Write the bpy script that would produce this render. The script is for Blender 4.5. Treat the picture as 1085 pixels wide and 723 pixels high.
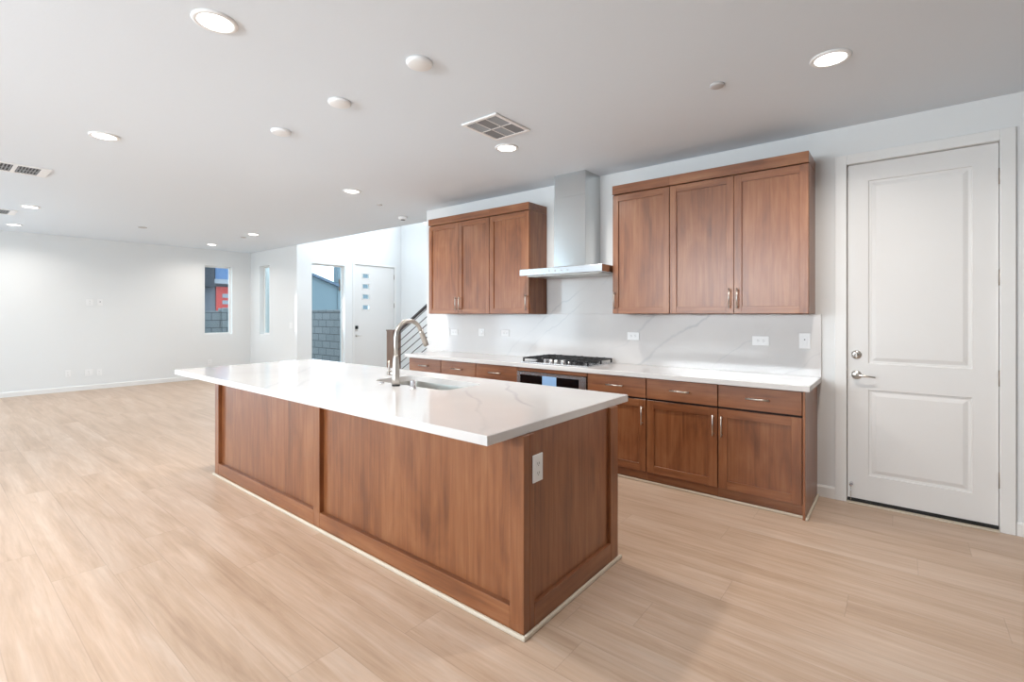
import bpy, bmesh, math, random
from mathutils import Vector, Matrix
random.seed(4)
for o in list(bpy.data.objects):
    bpy.data.objects.remove(o)
S = bpy.context.scene
COL = S.collection
R = math.radians

# ------------------------------------------------------------------ camera
cd = bpy.data.cameras.new('camera')
cam = bpy.data.objects.new('camera', cd)
COL.objects.link(cam)
cam.location = (0, 0, 1.4)
cam.rotation_euler = (R(90), 0, R(38.877))
cd.sensor_width = 36
cd.lens = 511.23 / 1085 * 36
cd.shift_y = -28.66 / 1085
cd.clip_start = 0.05
S.camera = cam

# ------------------------------------------------------------------ world, daylight, exposure
S.view_settings.view_transform = 'Standard'
S.view_settings.look = 'None'
S.view_settings.gamma = 1
S.view_settings.use_curve_mapping = False
S.view_settings.exposure = 0.04
W = bpy.data.worlds.new('sky')
S.world = W
W.use_nodes = True
bgn = W.node_tree.nodes['Background']
bgn.inputs[0].default_value = (0.86, 0.93, 1.0, 1)
bgn.inputs[1].default_value = 3.6


def area(name, loc, target, sx, sy, power, color, spread=180):
    l = bpy.data.lights.new(name, 'AREA')
    l.shape = 'RECTANGLE'
    l.size = sx
    l.size_y = sy
    l.energy = power
    l.color = color
    l.spread = R(spread)
    o = bpy.data.objects.new(name, l)
    COL.objects.link(o)
    o.location = loc
    d = Vector(target) - Vector(loc)
    o.rotation_euler = d.to_track_quat('-Z', 'Z').to_euler()
    return o


# area lamps for daylight at the openings; clerestory and stair window are added, unseen
DAY = (0.76, 0.88, 1.0)
area('daylight_sliding_door', (-8.75, -3.25, 1.2), (-8.6, 0, 2.4), 2.9, 2.2, 66, DAY)
area('daylight_left_slider', (-11.73, -1.65, 1.2), (-8, -1.65, 2.2), 2.2, 2.2, 52, DAY)
area('added_kitchen_light', (-2.8, -3.25, 1.95), (-2.8, 0, 2.55), 3.5, 0.9, 225, (0.92, 0.96, 1.0))  # added fill for the kitchen, from an invented high window
area('added_stair_light', (-7.2, 7.55, 4.3), (-7.2, 0, 3.6), 2.9, 1.5, 160, (0.90, 0.95, 1.0))  # added lamp that brightens the stair hall, out of view
area('daylight_window_beside_entry', (-9.62, 5.58, 1.4), (0, 5.58, 1.4), 0.7, 2.0, 14, DAY)

# ------------------------------------------------------------------ materials


def mat(name):
    m = bpy.data.materials.new(name)
    m.use_nodes = True
    nt = m.node_tree
    return m, nt, nt.nodes['Principled BSDF']


def N(nt, t, **kw):
    n = nt.nodes.new(t)
    for k, v in kw.items():
        setattr(n, k, v)
    return n


def L(nt, a, b):
    nt.links.new(a, b)


def math_n(nt, op, a, b=None, c=None):
    n = nt.nodes.new('ShaderNodeMath')
    n.operation = op
    for i, x in enumerate((a, b, c)):
        if x is None:
            continue
        if isinstance(x, (int, float)):
            n.inputs[i].default_value = x
        else:
            nt.links.new(x, n.inputs[i])
    return n.outputs[0]


def lin(r, g, b):
    f = lambda c: (c / 255) / 12.92 if c / 255 <= .04045 else ((c / 255 + .055) / 1.055) ** 2.4
    return (f(r), f(g), f(b), 1)


def ramp(nt, fac, stops):
    n = nt.nodes.new('ShaderNodeValToRGB')
    el = n.color_ramp.elements
    while len(el) < len(stops):
        el.new(0.5)
    for e, (p, c) in zip(el, stops):
        e.position = p
        e.color = c
    nt.links.new(fac, n.inputs[0])
    return n.outputs[0]


def plain(name, col, rough=0.5, metal=0.0, spec=0.5, bump=0, bscale=200):
    m, nt, b = mat(name)
    b.inputs['Base Color'].default_value = col
    b.inputs['Roughness'].default_value = rough
    b.inputs['Metallic'].default_value = metal
    b.inputs['Specular IOR Level'].default_value = spec
    if bump:
        tc = N(nt, 'ShaderNodeTexCoord')
        no = N(nt, 'ShaderNodeTexNoise')
        no.inputs['Scale'].default_value = bscale
        no.inputs['Detail'].default_value = 3
        L(nt, tc.outputs['Object'], no.inputs['Vector'])
        bp = N(nt, 'ShaderNodeBump')
        bp.inputs['Strength'].default_value = bump
        bp.inputs['Distance'].default_value = 0.003
        L(nt, no.outputs[0], bp.inputs['Height'])
        L(nt, bp.outputs[0], b.inputs['Normal'])
    return m


def wood(name, axis, dark, mid, light, rough=0.36, scale=1.0, coat=0.32):
    """stained maple: fine grain running along an axis, plus blotches"""
    m, nt, b = mat(name)
    tc = N(nt, 'ShaderNodeTexCoord')
    oi = N(nt, 'ShaderNodeObjectInfo')
    off = N(nt, 'ShaderNodeVectorMath', operation='MULTIPLY_ADD')
    comb = N(nt, 'ShaderNodeCombineXYZ')
    for i in range(3):
        L(nt, oi.outputs['Random'], comb.inputs[i])
    L(nt, comb.outputs[0], off.inputs[0])
    off.inputs[1].default_value = (17, 31, 23)
    L(nt, tc.outputs['Object'], off.inputs[2])
    mp = N(nt, 'ShaderNodeMapping')
    sc = [34 * scale] * 3
    sc[axis] = 1.6 * scale
    mp.inputs['Scale'].default_value = sc
    L(nt, off.outputs[0], mp.inputs[0])
    n1 = N(nt, 'ShaderNodeTexNoise')
    n1.inputs['Scale'].default_value = 1.0
    n1.inputs['Detail'].default_value = 6
    n1.inputs['Roughness'].default_value = 0.6
    n1.inputs['Distortion'].default_value = 0.6
    L(nt, mp.outputs[0], n1.inputs['Vector'])
    mp2 = N(nt, 'ShaderNodeMapping')
    s2 = [5.0 * scale] * 3
    s2[axis] = 1.7 * scale
    mp2.inputs['Scale'].default_value = s2
    L(nt, off.outputs[0], mp2.inputs[0])
    n2 = N(nt, 'ShaderNodeTexNoise')
    n2.inputs['Scale'].default_value = 1.0
    n2.inputs['Detail'].default_value = 4
    n2.inputs['Distortion'].default_value = 1.2
    L(nt, mp2.outputs[0], n2.inputs['Vector'])
    a = math_n(nt, 'MULTIPLY', n1.outputs[0], 0.52)
    s = math_n(nt, 'MULTIPLY_ADD', n2.outputs[0], 0.48, a)
    c = ramp(nt, s, [(0.30, dark), (0.5, mid), (0.70, light)])
    L(nt, c, b.inputs['Base Color'])
    b.inputs['Roughness'].default_value = rough
    b.inputs['Coat Weight'].default_value = coat
    b.inputs['Coat Roughness'].default_value = 0.28
    return m


CD, CM, CL = lin(98, 54, 28), lin(136, 82, 47), lin(160, 108, 71)
WV = wood('stained_maple_vertical_grain', 2, CD, CM, CL)
WH = wood('stained_maple_horizontal_grain', 0, CD, CM, CL)
WD = plain('dark_cabinet_gap', lin(40, 18, 10), 0.7)
NEWEL = wood('newel_wood', 2, lin(95, 70, 55), lin(122, 96, 80), lin(140, 115, 100))
WALL = plain('white_wall_paint', lin(226, 227, 227), 0.85, spec=0.2, bump=0.15, bscale=90)
CEIL = plain('white_ceiling_texture', lin(226, 233, 240), 0.95, spec=0.1, bump=0.18, bscale=55)
TRIM = plain('white_semi_gloss_trim', lin(230, 229, 227), 0.35)
DOORW = plain('white_door_paint', lin(226, 224, 222), 0.38)
CREAM = plain('cream_shoe_molding', lin(206, 194, 176), 0.5)
NICKEL = plain('brushed_nickel', lin(205, 200, 194), 0.3, 1.0)
CHROME = plain('chrome', lin(225, 225, 228), 0.12, 1.0)
PLAST = plain('white_plastic', lin(235, 235, 235), 0.35)
SLOT = plain('dark_slot', lin(50, 50, 52), 0.6)
BLACK = plain('black_rubber', lin(16, 15, 15), 0.5)
IRON = plain('cast_iron', lin(34, 34, 36), 0.45, 0.3)
DGLASS = plain('black_glass', lin(10, 10, 12), 0.05)
RAILM = plain('dark_bronze_metal', lin(70, 64, 66), 0.4, 0.7)
GRIL = plain('grey_grille', lin(150, 152, 155), 0.6)
GRILD = plain('dark_grille', lin(92, 92, 95), 0.6)
HINGE = plain('satin_nickel_hinge', lin(150, 140, 130), 0.35, 0.9)


def steel(name, axis, col, rough):
    m, nt, b = mat(name)
    tc = N(nt, 'ShaderNodeTexCoord')
    mp = N(nt, 'ShaderNodeMapping')
    sc = [260] * 3
    sc[axis] = 3
    mp.inputs['Scale'].default_value = sc
    L(nt, tc.outputs['Object'], mp.inputs[0])
    no = N(nt, 'ShaderNodeTexNoise')
    no.inputs['Scale'].default_value = 1
    L(nt, mp.outputs[0], no.inputs['Vector'])
    L(nt, math_n(nt, 'MULTIPLY_ADD', no.outputs[0], 0.04, rough - 0.02), b.inputs['Roughness'])
    b.inputs['Base Color'].default_value = col
    b.inputs['Metallic'].default_value = 1
    return m


STEEL = steel('brushed_steel_horizontal', 0, lin(205, 207, 210), 0.26)
STEELV = steel('brushed_steel_chimney', 0, lin(206, 208, 208), 0.2)
_b = STEELV.node_tree.nodes['Principled BSDF']
_b.inputs['Anisotropic'].default_value = 0.85
_b.inputs['Anisotropic Rotation'].default_value = 0.25
_t = N(STEELV.node_tree, 'ShaderNodeTangent', direction_type='RADIAL', axis='Z')
L(STEELV.node_tree, _t.outputs[0], _b.inputs['Tangent'])
SINKM = steel('sink_steel', 0, lin(190, 188, 182), 0.32)


def emis(name, col, s):
    m, nt, b = mat(name)
    b.inputs['Base Color'].default_value = (0.8, 0.8, 0.8, 1)
    b.inputs['Emission Color'].default_value = col
    b.inputs['Emission Strength'].default_value = s
    return m


LENS = emis('glowing_lens', (1, 0.93, 0.85, 1), 9)
SCREEN = emis('oven_display', (0.35, 0.55, 0.85, 1), 0.35)  # pale blue with weak emission
SCREEN.node_tree.nodes['Principled BSDF'].inputs['Base Color'].default_value = (.15, .25, .4, 1)


def quartz(name, u, v, lines, ang):
    """white quartz with a few grey veins; lines = offsets along the vein normal"""
    m, nt, b = mat(name)
    tc = N(nt, 'ShaderNodeTexCoord')
    sp = N(nt, 'ShaderNodeSeparateXYZ')
    L(nt, tc.outputs['Object'], sp.inputs[0])
    no = N(nt, 'ShaderNodeTexNoise')
    no.inputs['Scale'].default_value = 2.6
    no.inputs['Detail'].default_value = 5
    L(nt, tc.outputs['Object'], no.inputs['Vector'])
    wob = math_n(nt, 'MULTIPLY', math_n(nt, 'SUBTRACT', no.outputs[0], 0.5), 0.22)
    d0 = math_n(nt, 'ADD', math_n(nt, 'MULTIPLY', sp.outputs[u], -math.sin(ang)),
                math_n(nt, 'MULTIPLY', sp.outputs[v], math.cos(ang)))
    d0 = math_n(nt, 'ADD', d0, wob)
    acc = None
    for (c, w, k) in lines:
        dd = math_n(nt, 'ABSOLUTE', math_n(nt, 'SUBTRACT', d0, c))
        q = math_n(nt, 'MULTIPLY', math_n(nt, 'MAXIMUM', math_n(nt, 'SUBTRACT', 1.0, math_n(nt, 'DIVIDE', dd, w)), 0.0), k)
        acc = q if acc is None else math_n(nt, 'MAXIMUM', acc, q)
    n3 = N(nt, 'ShaderNodeTexNoise')
    n3.inputs['Scale'].default_value = 1.7
    n3.inputs['Detail'].default_value = 2
    L(nt, tc.outputs['Object'], n3.inputs['Vector'])
    fade = ramp(nt, n3.outputs[0], [(0.36, (0.1, 0.1, 0.1, 1)), (0.58, (1, 1, 1, 1))])
    acc = math_n(nt, 'MULTIPLY', acc, fade)
    n4 = N(nt, 'ShaderNodeTexNoise')
    n4.inputs['Scale'].default_value = 1.2
    n4.inputs['Detail'].default_value = 4
    L(nt, tc.outputs['Object'], n4.inputs['Vector'])
    basec = ramp(nt, n4.outputs[0], [(0.35, lin(206, 203, 202)), (0.65, lin(215, 212, 210))])
    mx = N(nt, 'ShaderNodeMix', data_type='RGBA')
    L(nt, acc, mx.inputs[0])
    L(nt, basec, mx.inputs[6])
    mx.inputs[7].default_value = lin(184, 184, 186)
    L(nt, mx.outputs[2], b.inputs['Base Color'])
    b.inputs['Roughness'].default_value = 0.12
    b.inputs['Specular IOR Level'].default_value = 0.55
    return m


def floor_mat():
    m, nt, b = mat('light_oak_vinyl_planks')
    tc = N(nt, 'ShaderNodeTexCoord')
    sp = N(nt, 'ShaderNodeSeparateXYZ')
    L(nt, tc.outputs['Object'], sp.inputs[0])
    x, y = sp.outputs[0], sp.outputs[1]
    PW, PL = 0.225, 1.83
    ry = math_n(nt, 'DIVIDE', y, PW)
    row = math_n(nt, 'FLOOR', ry)
    fy = math_n(nt, 'FRACT', ry)
    wn = N(nt, 'ShaderNodeTexWhiteNoise', noise_dimensions='1D')
    L(nt, row, wn.inputs['W'])
    rx = math_n(nt, 'ADD', math_n(nt, 'DIVIDE', x, PL), wn.outputs['Value'])
    cl = math_n(nt, 'FLOOR', rx)
    fx = math_n(nt, 'FRACT', rx)
    cb = N(nt, 'ShaderNodeCombineXYZ')
    L(nt, row, cb.inputs[0])
    L(nt, cl, cb.inputs[1])
    w2 = N(nt, 'ShaderNodeTexWhiteNoise', noise_dimensions='2D')
    L(nt, cb.outputs[0], w2.inputs['Vector'])
    rnd = w2.outputs['Value']
    # grain
    cv = N(nt, 'ShaderNodeCombineXYZ')
    L(nt, math_n(nt, 'MULTIPLY', x, 1.5), cv.inputs[0])
    L(nt, math_n(nt, 'MULTIPLY', y, 19.0), cv.inputs[1])
    L(nt, math_n(nt, 'MULTIPLY', rnd, 57.0), cv.inputs[2])
    n1 = N(nt, 'ShaderNodeTexNoise')
    n1.inputs['Scale'].default_value = 1.0
    n1.inputs['Detail'].default_value = 7
    n1.inputs['Roughness'].default_value = 0.62
    n1.inputs['Distortion'].default_value = 1.1
    L(nt, cv.outputs[0], n1.inputs['Vector'])
    cv2 = N(nt, 'ShaderNodeCombineXYZ')
    L(nt, math_n(nt, 'MULTIPLY', x, 0.9), cv2.inputs[0])
    L(nt, math_n(nt, 'MULTIPLY', y, 7.0), cv2.inputs[1])
    L(nt, math_n(nt, 'MULTIPLY', rnd, 31.0), cv2.inputs[2])
    n2 = N(nt, 'ShaderNodeTexNoise')
    n2.inputs['Scale'].default_value = 1.0
    n2.inputs['Detail'].default_value = 4
    n2.inputs['Distortion'].default_value = 0.8
    L(nt, cv2.outputs[0], n2.inputs['Vector'])
    g = math_n(nt, 'MULTIPLY_ADD', n2.outputs[0], 0.5, math_n(nt, 'MULTIPLY', n1.outputs[0], 0.5))
    g = math_n(nt, 'ADD', g, math_n(nt, 'MULTIPLY', math_n(nt, 'SUBTRACT', rnd, 0.5), 0.05))
    c = ramp(nt, g, [(0.26, lin(160, 132, 110)), (0.42, lin(182, 155, 132)), (0.52, lin(191, 165, 144)), (0.70, lin(203, 182, 164))])
    # fine rings
    cv3 = N(nt, 'ShaderNodeCombineXYZ')
    L(nt, math_n(nt, 'MULTIPLY', x, 4.0), cv3.inputs[0])
    L(nt, math_n(nt, 'MULTIPLY', y, 75.0), cv3.inputs[1])
    L(nt, math_n(nt, 'MULTIPLY', rnd, 91.0), cv3.inputs[2])
    n3 = N(nt, 'ShaderNodeTexNoise')
    n3.inputs['Scale'].default_value = 1.0
    n3.inputs['Detail'].default_value = 3
    L(nt, cv3.outputs[0], n3.inputs['Vector'])
    fine = math_n(nt, 'MULTIPLY_ADD', n3.outputs[0], 0.26, 0.87)
    ey = math_n(nt, 'MULTIPLY', math_n(nt, 'MINIMUM', fy, math_n(nt, 'SUBTRACT', 1.0, fy)), PW)
    ex = math_n(nt, 'MULTIPLY', math_n(nt, 'MINIMUM', fx, math_n(nt, 'SUBTRACT', 1.0, fx)), PL)
    e = math_n(nt, 'MINIMUM', ey, ex)
    gap = math_n(nt, 'MINIMUM', math_n(nt, 'MAXIMUM', math_n(nt, 'DIVIDE', e, 0.0022), 0.86), 1.0)
    fac = math_n(nt, 'MULTIPLY', fine, gap)
    mx = N(nt, 'ShaderNodeMix', data_type='RGBA', blend_type='MULTIPLY')
    mx.inputs[0].default_value = 1
    L(nt, c, mx.inputs[6])
    cc = N(nt, 'ShaderNodeCombineColor')
    for i in range(3):
        L(nt, fac, cc.inputs[i])
    L(nt, cc.outputs[0], mx.inputs[7])
    L(nt, mx.outputs[2], b.inputs['Base Color'])
    L(nt, math_n(nt, 'MULTIPLY_ADD', n1.outputs[0], 0.2, 0.28), b.inputs['Roughness'])
    b.inputs['Specular IOR Level'].default_value = 0.5
    return m


FLOORM = floor_mat()


def glass_mat(name, tint, glossy=0.10):
    m = bpy.data.materials.new(name)
    m.use_nodes = True
    nt = m.node_tree
    nt.nodes.clear()
    out = N(nt, 'ShaderNodeOutputMaterial')
    t = N(nt, 'ShaderNodeBsdfTransparent')
    t.inputs[0].default_value = tint
    g = N(nt, 'ShaderNodeBsdfGlossy')
    g.inputs['Roughness'].default_value = 0.02
    fr = N(nt, 'ShaderNodeLayerWeight')
    mx = N(nt, 'ShaderNodeMixShader')
    L(nt, math_n(nt, 'MULTIPLY_ADD', math_n(nt, 'POWER', fr.outputs['Facing'], 5.0), 0.6, 0.035), mx.inputs[0])
    L(nt, t.outputs[0], mx.inputs[1])
    L(nt, g.outputs[0], mx.inputs[2])
    L(nt, mx.outputs[0], out.inputs[0])
    return m


GLASS = glass_mat('window_glass', (0.86, 0.93, 0.95, 1))


def block_mat():
    m, nt, b = mat('grey_concrete_block')
    tc = N(nt, 'ShaderNodeTexCoord')
    sp = N(nt, 'ShaderNodeSeparateXYZ')
    L(nt, tc.outputs['Object'], sp.inputs[0])
    cb = N(nt, 'ShaderNodeCombineXYZ')
    L(nt, math_n(nt, 'ADD', sp.outputs[0], sp.outputs[1]), cb.inputs[0])
    L(nt, sp.outputs[2], cb.inputs[1])
    br = N(nt, 'ShaderNodeTexBrick')
    br.inputs['Color1'].default_value = lin(118, 124, 128)
    br.inputs['Color2'].default_value = lin(106, 113, 118)
    br.inputs['Mortar'].default_value = lin(62, 68, 74)
    br.inputs['Scale'].default_value = 1
    br.inputs['Mortar Size'].default_value = 0.012
    br.inputs['Brick Width'].default_value = 0.42
    br.inputs['Row Height'].default_value = 0.205
    L(nt, cb.outputs[0], br.inputs['Vector'])
    L(nt, br.outputs[0], b.inputs['Base Color'])
    b.inputs['Roughness'].default_value = 0.9
    return m


BLOCK = block_mat()

# ------------------------------------------------------------------ mesh helpers


class MB:
    def __init__(s):
        s.bm = bmesh.new()

    def _fin(s, faces, mi, smooth):
        for f in faces:
            f.material_index = mi
            f.smooth = smooth

    def box(s, x0, x1, y0, y1, z0, z1, bev=0.0, mi=0, seg=1):
        t = bmesh.new()
        bmesh.ops.create_cube(t, size=1)
        for v in t.verts:
            v.co = Vector(((x0 + x1) / 2 + v.co.x * (x1 - x0), (y0 + y1) / 2 + v.co.y * (y1 - y0), (z0 + z1) / 2 + v.co.z * (z1 - z0)))
        if bev:
            bmesh.ops.bevel(t, geom=list(t.edges), offset=bev, segments=seg, affect='EDGES', profile=0.5)
        s.merge(t, mi, False)
        return s

    def merge(s, t, mi=0, smooth=False, M=None):
        vs = {}
        for v in t.verts:
            vs[v] = s.bm.verts.new(M @ v.co if M else v.co)
        for f in t.faces:
            try:
                nf = s.bm.faces.new([vs[v] for v in f.verts])
            except ValueError:
                continue
            nf.material_index = mi
            nf.smooth = smooth
        t.free()

    def tube(s, pts, r, seg=12, mi=0, caps=True, smooth=True):
        pts = [Vector(p) for p in pts]
        rs = r if isinstance(r, (list, tuple)) else [r] * len(pts)
        up = None
        rings = []
        for i, p in enumerate(pts):
            if i == 0:
                d = pts[1] - p
            elif i == len(pts) - 1:
                d = p - pts[i - 1]
            else:
                d = (pts[i + 1] - p).normalized() + (p - pts[i - 1]).normalized()
            d.normalize()
            if up is None:
                up = Vector((0, 0, 1)) if abs(d.z) < .9 else Vector((1, 0, 0))
            a = d.cross(up).normalized()
            up = a.cross(d).normalized()
            rings.append([s.bm.verts.new(p + (a * math.cos(2 * math.pi * k / seg) + up * math.sin(2 * math.pi * k / seg)) * rs[i]) for k in range(seg)])
        for i in range(len(rings) - 1):
            for k in range(seg):
                f = s.bm.faces.new((rings[i][k], rings[i][(k + 1) % seg], rings[i + 1][(k + 1) % seg], rings[i + 1][k]))
                f.smooth = smooth
                f.material_index = mi
        if caps:
            for rg in (rings[0], rings[-1]):
                f = s.bm.faces.new(rg)
                f.material_index = mi
        return s

    def lathe(s, c, prof, axis=2, seg=32, mi=0, smooth=True, sharp=False):
        """prof = [(radius, height)] along axis from centre c"""
        c = Vector(c)
        A = Vector([1 if i == axis else 0 for i in range(3)])
        B = Vector([1 if i == (axis + 1) % 3 else 0 for i in range(3)])
        D = A.cross(B)
        rings = []
        for (r, h) in prof:
            if r <= 1e-6:
                rings.append([s.bm.verts.new(c + A * h)])
            else:
                rings.append([s.bm.verts.new(c + A * h + (B * math.cos(2 * math.pi * k / seg) + D * math.sin(2 * math.pi * k / seg)) * r) for k in range(seg)])
        for i in range(len(rings) - 1):
            a, b = rings[i], rings[i + 1]
            for k in range(seg):
                k2 = (k + 1) % seg
                if len(a) == 1 and len(b) == 1:
                    continue
                if len(a) == 1:
                    vs = (a[0], b[k], b[k2])
                elif len(b) == 1:
                    vs = (a[k], a[k2], b[0])
                else:
                    vs = (a[k], a[k2], b[k2], b[k])
                f = s.bm.faces.new(vs)
                f.smooth = smooth
                f.material_index = mi
        if len(rings[0]) > 1:
            s.bm.faces.new(rings[0]).material_index = mi
        if len(rings[-1]) > 1:
            s.bm.faces.new(rings[-1]).material_index = mi
        return s

    def prism(s, poly, axis, a, b, mi=0):
        """poly in the two other axes (order x,y,z without axis), extruded from a to b"""
        def P(u, v, w):
            if axis == 0:
                return (w, u, v)
            if axis == 1:
                return (u, w, v)
            return (u, v, w)
        A = [s.bm.verts.new(P(u, v, a)) for u, v in poly]
        B = [s.bm.verts.new(P(u, v, b)) for u, v in poly]
        n = len(poly)
        fs = [s.bm.faces.new(A), s.bm.faces.new(B)]
        for i in range(n):
            fs.append(s.bm.faces.new((A[i], A[(i + 1) % n], B[(i + 1) % n], B[i])))
        for f in fs:
            f.material_index = mi
        return s

    def quad(s, pts, mi=0):
        f = s.bm.faces.new([s.bm.verts.new(p) for p in pts])
        f.material_index = mi
        return s

    def build(s, name, mats, parent=None):
        bmesh.ops.recalc_face_normals(s.bm, faces=list(s.bm.faces))
        me = bpy.data.meshes.new(name)
        if parent is not None:
            root = parent
            off = Vector(root.location)
            p = root.parent
            while p is not None:
                off += Vector(p.location)
                p = p.parent
            bmesh.ops.translate(s.bm, vec=-off, verts=list(s.bm.verts))
        s.bm.to_mesh(me)
        s.bm.free()
        if not isinstance(mats, (list, tuple)):
            mats = [mats]
        for m in mats:
            me.materials.append(m)
        o = bpy.data.objects.new(name, me)
        COL.objects.link(o)
        if parent is not None:
            o.parent = parent
        return o


def tag(o, label=None, cat=None, group=None, kind=None):
    for k, v in (('label', label), ('category', cat), ('group', group), ('kind', kind)):
        if v:
            o[k] = v
    return o


def thing(name, loc, label, cat, group=None, kind=None):
    o = bpy.data.objects.new(name, None)
    o.empty_display_size = 0.1
    COL.objects.link(o)
    o.location = loc
    return tag(o, label, cat, group, kind)


def copy_tree(o, parent=None):
    c = o.copy()
    COL.objects.link(c)
    if parent is not None:
        c.parent = parent
    for ch in [x for x in o.children]:
        copy_tree(ch, c)
    return c


def wall_pieces(axis, p0, p1, u0, u1, z0, z1, holes):
    """box wall normal to axis between p0..p1 with holes [(ua,ub,za,zb)]"""
    mb = MB()
    us = sorted({u0, u1, *[h[0] for h in holes], *[h[1] for h in holes]})
    zs = sorted({z0, z1, *[h[2] for h in holes], *[h[3] for h in holes]})
    # build a welded grid so the surface stays smooth
    for i in range(len(us) - 1):
        for j in range(len(zs) - 1):
            cu, cz = (us[i] + us[i + 1]) / 2, (zs[j] + zs[j + 1]) / 2
            if any(h[0] < cu < h[1] and h[2] < cz < h[3] for h in holes):
                continue
            if axis == 0:
                mb.box(p0, p1, us[i], us[i + 1], zs[j], zs[j + 1])
            else:
                mb.box(us[i], us[i + 1], p0, p1, zs[j], zs[j + 1])
    bmesh.ops.remove_doubles(mb.bm, verts=list(mb.bm.verts), dist=1e-5)
    # drop the internal faces shared by two boxes
    seen = {}
    for f in mb.bm.faces:
        seen.setdefault(tuple(sorted(v.index for v in f.verts)), []).append(f)
    mb.bm.verts.index_update()
    seen = {}
    for f in mb.bm.faces:
        c = f.calc_center_median()
        seen.setdefault((round(c.x, 4), round(c.y, 4), round(c.z, 4)), []).append(f)
    kill = [f for l in seen.values() if len(l) > 1 for f in l]
    bmesh.ops.delete(mb.bm, geom=kill, context='FACES')
    return mb


# ------------------------------------------------------------------ room shell
HC = 2.80
LX, DX, BY, SY = -11.68, -9.54, 4.88, 7.50   # left wall, entry wall, step wall / ceiling edge, stair wall
KY = 4.38                                     # kitchen wall
RX, FY = 5.5, -3.2

mb = MB()
mb.box(LX - .2, RX + .2, FY - .2, SY + .2, -0.12, 0)
tag(mb.build('floor', FLOORM), 'light oak plank floor running through kitchen and living room', 'floor', kind='structure')
mb = MB()
mb.box(LX - .2, RX + .2, FY - .2, BY, HC, HC + 0.25)
tag(mb.build('ceiling', CEIL), 'flat white textured ceiling over kitchen and living room', 'ceiling', kind='structure')
mb = MB()
mb.box(DX - .2, RX + .2, BY - .15, SY + .2, 5.6, 5.75)
tag(mb.build('ceiling_stair', CEIL), 'white ceiling high above the stair hall', 'ceiling', kind='structure')
tag(wall_pieces(1, BY - .15, BY, DX - .2, RX + .2, HC + .25, 5.6, []).build('wall_upper', WALL), 'white upper wall above the ceiling edge of the stair hall', 'wall', kind='structure')

W1 = (3.939, 4.487, 0.958, 2.45)
W8 = (-2.8, -0.5, .05, 2.42)
tag(wall_pieces(0, LX - .18, LX, FY - .2, BY, 0, HC, [W1, W8]).build('wall_left', WALL), 'white living room wall at far left with one tall window', 'wall', kind='structure')
W2 = (-11.222, -10.745, 0.95, 2.47)
tag(wall_pieces(1, BY, BY + .16, LX - .18, DX - .18, 0, HC, [W2]).build('wall_far', WALL), 'short white wall with a slim window and a light switch', 'wall', kind='structure')
W3 = (5.20, 5.965, 0.30, 2.46)
D2 = (6.203, 7.303, 0.0, 2.517)
tag(wall_pieces(0, DX - .18, DX, BY, SY + .15, 0, 5.6, [W3, D2]).build('wall_entry', WALL), 'white entry wall holding the front door and tall glass panel', 'wall', kind='structure')
SW = (-8.7, -5.7, 3.5, 5.1)  # added opening out of view, goes with the stair hall lamp
tag(wall_pieces(1, SY, SY + .15, DX, RX + .2, 0, 5.6, [SW]).build('wall_stair', WALL), 'bright white wall behind the staircase', 'wall', kind='structure')
D1 = (-0.316, 0.494, 0.0, 2.512)
tag(wall_pieces(1, KY, BY - .15, -5.018, RX + .2, 0, HC, [D1]).build('wall_back', WALL), 'white kitchen wall behind the range hood and cabinets', 'wall', kind='structure')
tag(wall_pieces(0, RX, RX + .15, FY - .2, KY, 0, HC, []).build('wall_right', WALL), 'white wall at the right end of the kitchen', 'wall', kind='structure')
FW = [(-10.25, -7.2, 0.05, 2.42), (-4.6, -1.0, 1.45, 2.45)]  # second opening is invented and unseen, there to light the kitchen
tag(wall_pieces(1, FY - .15, FY, LX - .18, RX + .15, 0, HC, FW).build('wall_front', WALL), 'white wall behind the viewpoint with glazed openings', 'wall', kind='structure')
# closet box behind the pantry door
mb = MB()
mb.box(-0.6, 0.8, BY - .15, BY - .10, 0, 2.7)
tag(mb.build('wall_closet', WALL), 'wall closing the space behind the panelled door', 'wall', kind='structure')

# baseboards


def baseboard(name, axis, p, d, u0, u1, label):
    mb = MB()
    h, t = 0.088, 0.014
    prof = [(0, 0), (d * t, 0), (d * t, h - .012), (d * t * .45, h), (0, h)]
    poly = [(p + a, b) for a, b in prof]
    if axis == 0:      # wall normal to x, runs along y
        mb.prism(poly, 1, u0, u1)
    else:
        mb.prism(poly, 0, u0, u1)
    return tag(mb.build(name, TRIM), label, 'baseboard', kind='structure')


baseboard('baseboard_left', 0, LX, 1, FY, BY, 'white baseboard along the living room wall')
baseboard('baseboard_far', 1, BY, -1, LX, DX, 'white baseboard under the slim window')
baseboard('baseboard_entry', 0, DX, 1, BY, D2[0] - .08, 'white baseboard beside the front door')
baseboard('baseboard_stair', 1, SY, -1, DX, 0, 'white baseboard at the stair hall wall')
baseboard('baseboard_back', 1, KY, -1, -0.503, -0.388, 'short white baseboard between base cabinet and door casing')
baseboard('baseboard_right', 1, KY, -1, 0.568, RX, 'white baseboard right of the panelled door')

# ------------------------------------------------------------------ windows


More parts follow.
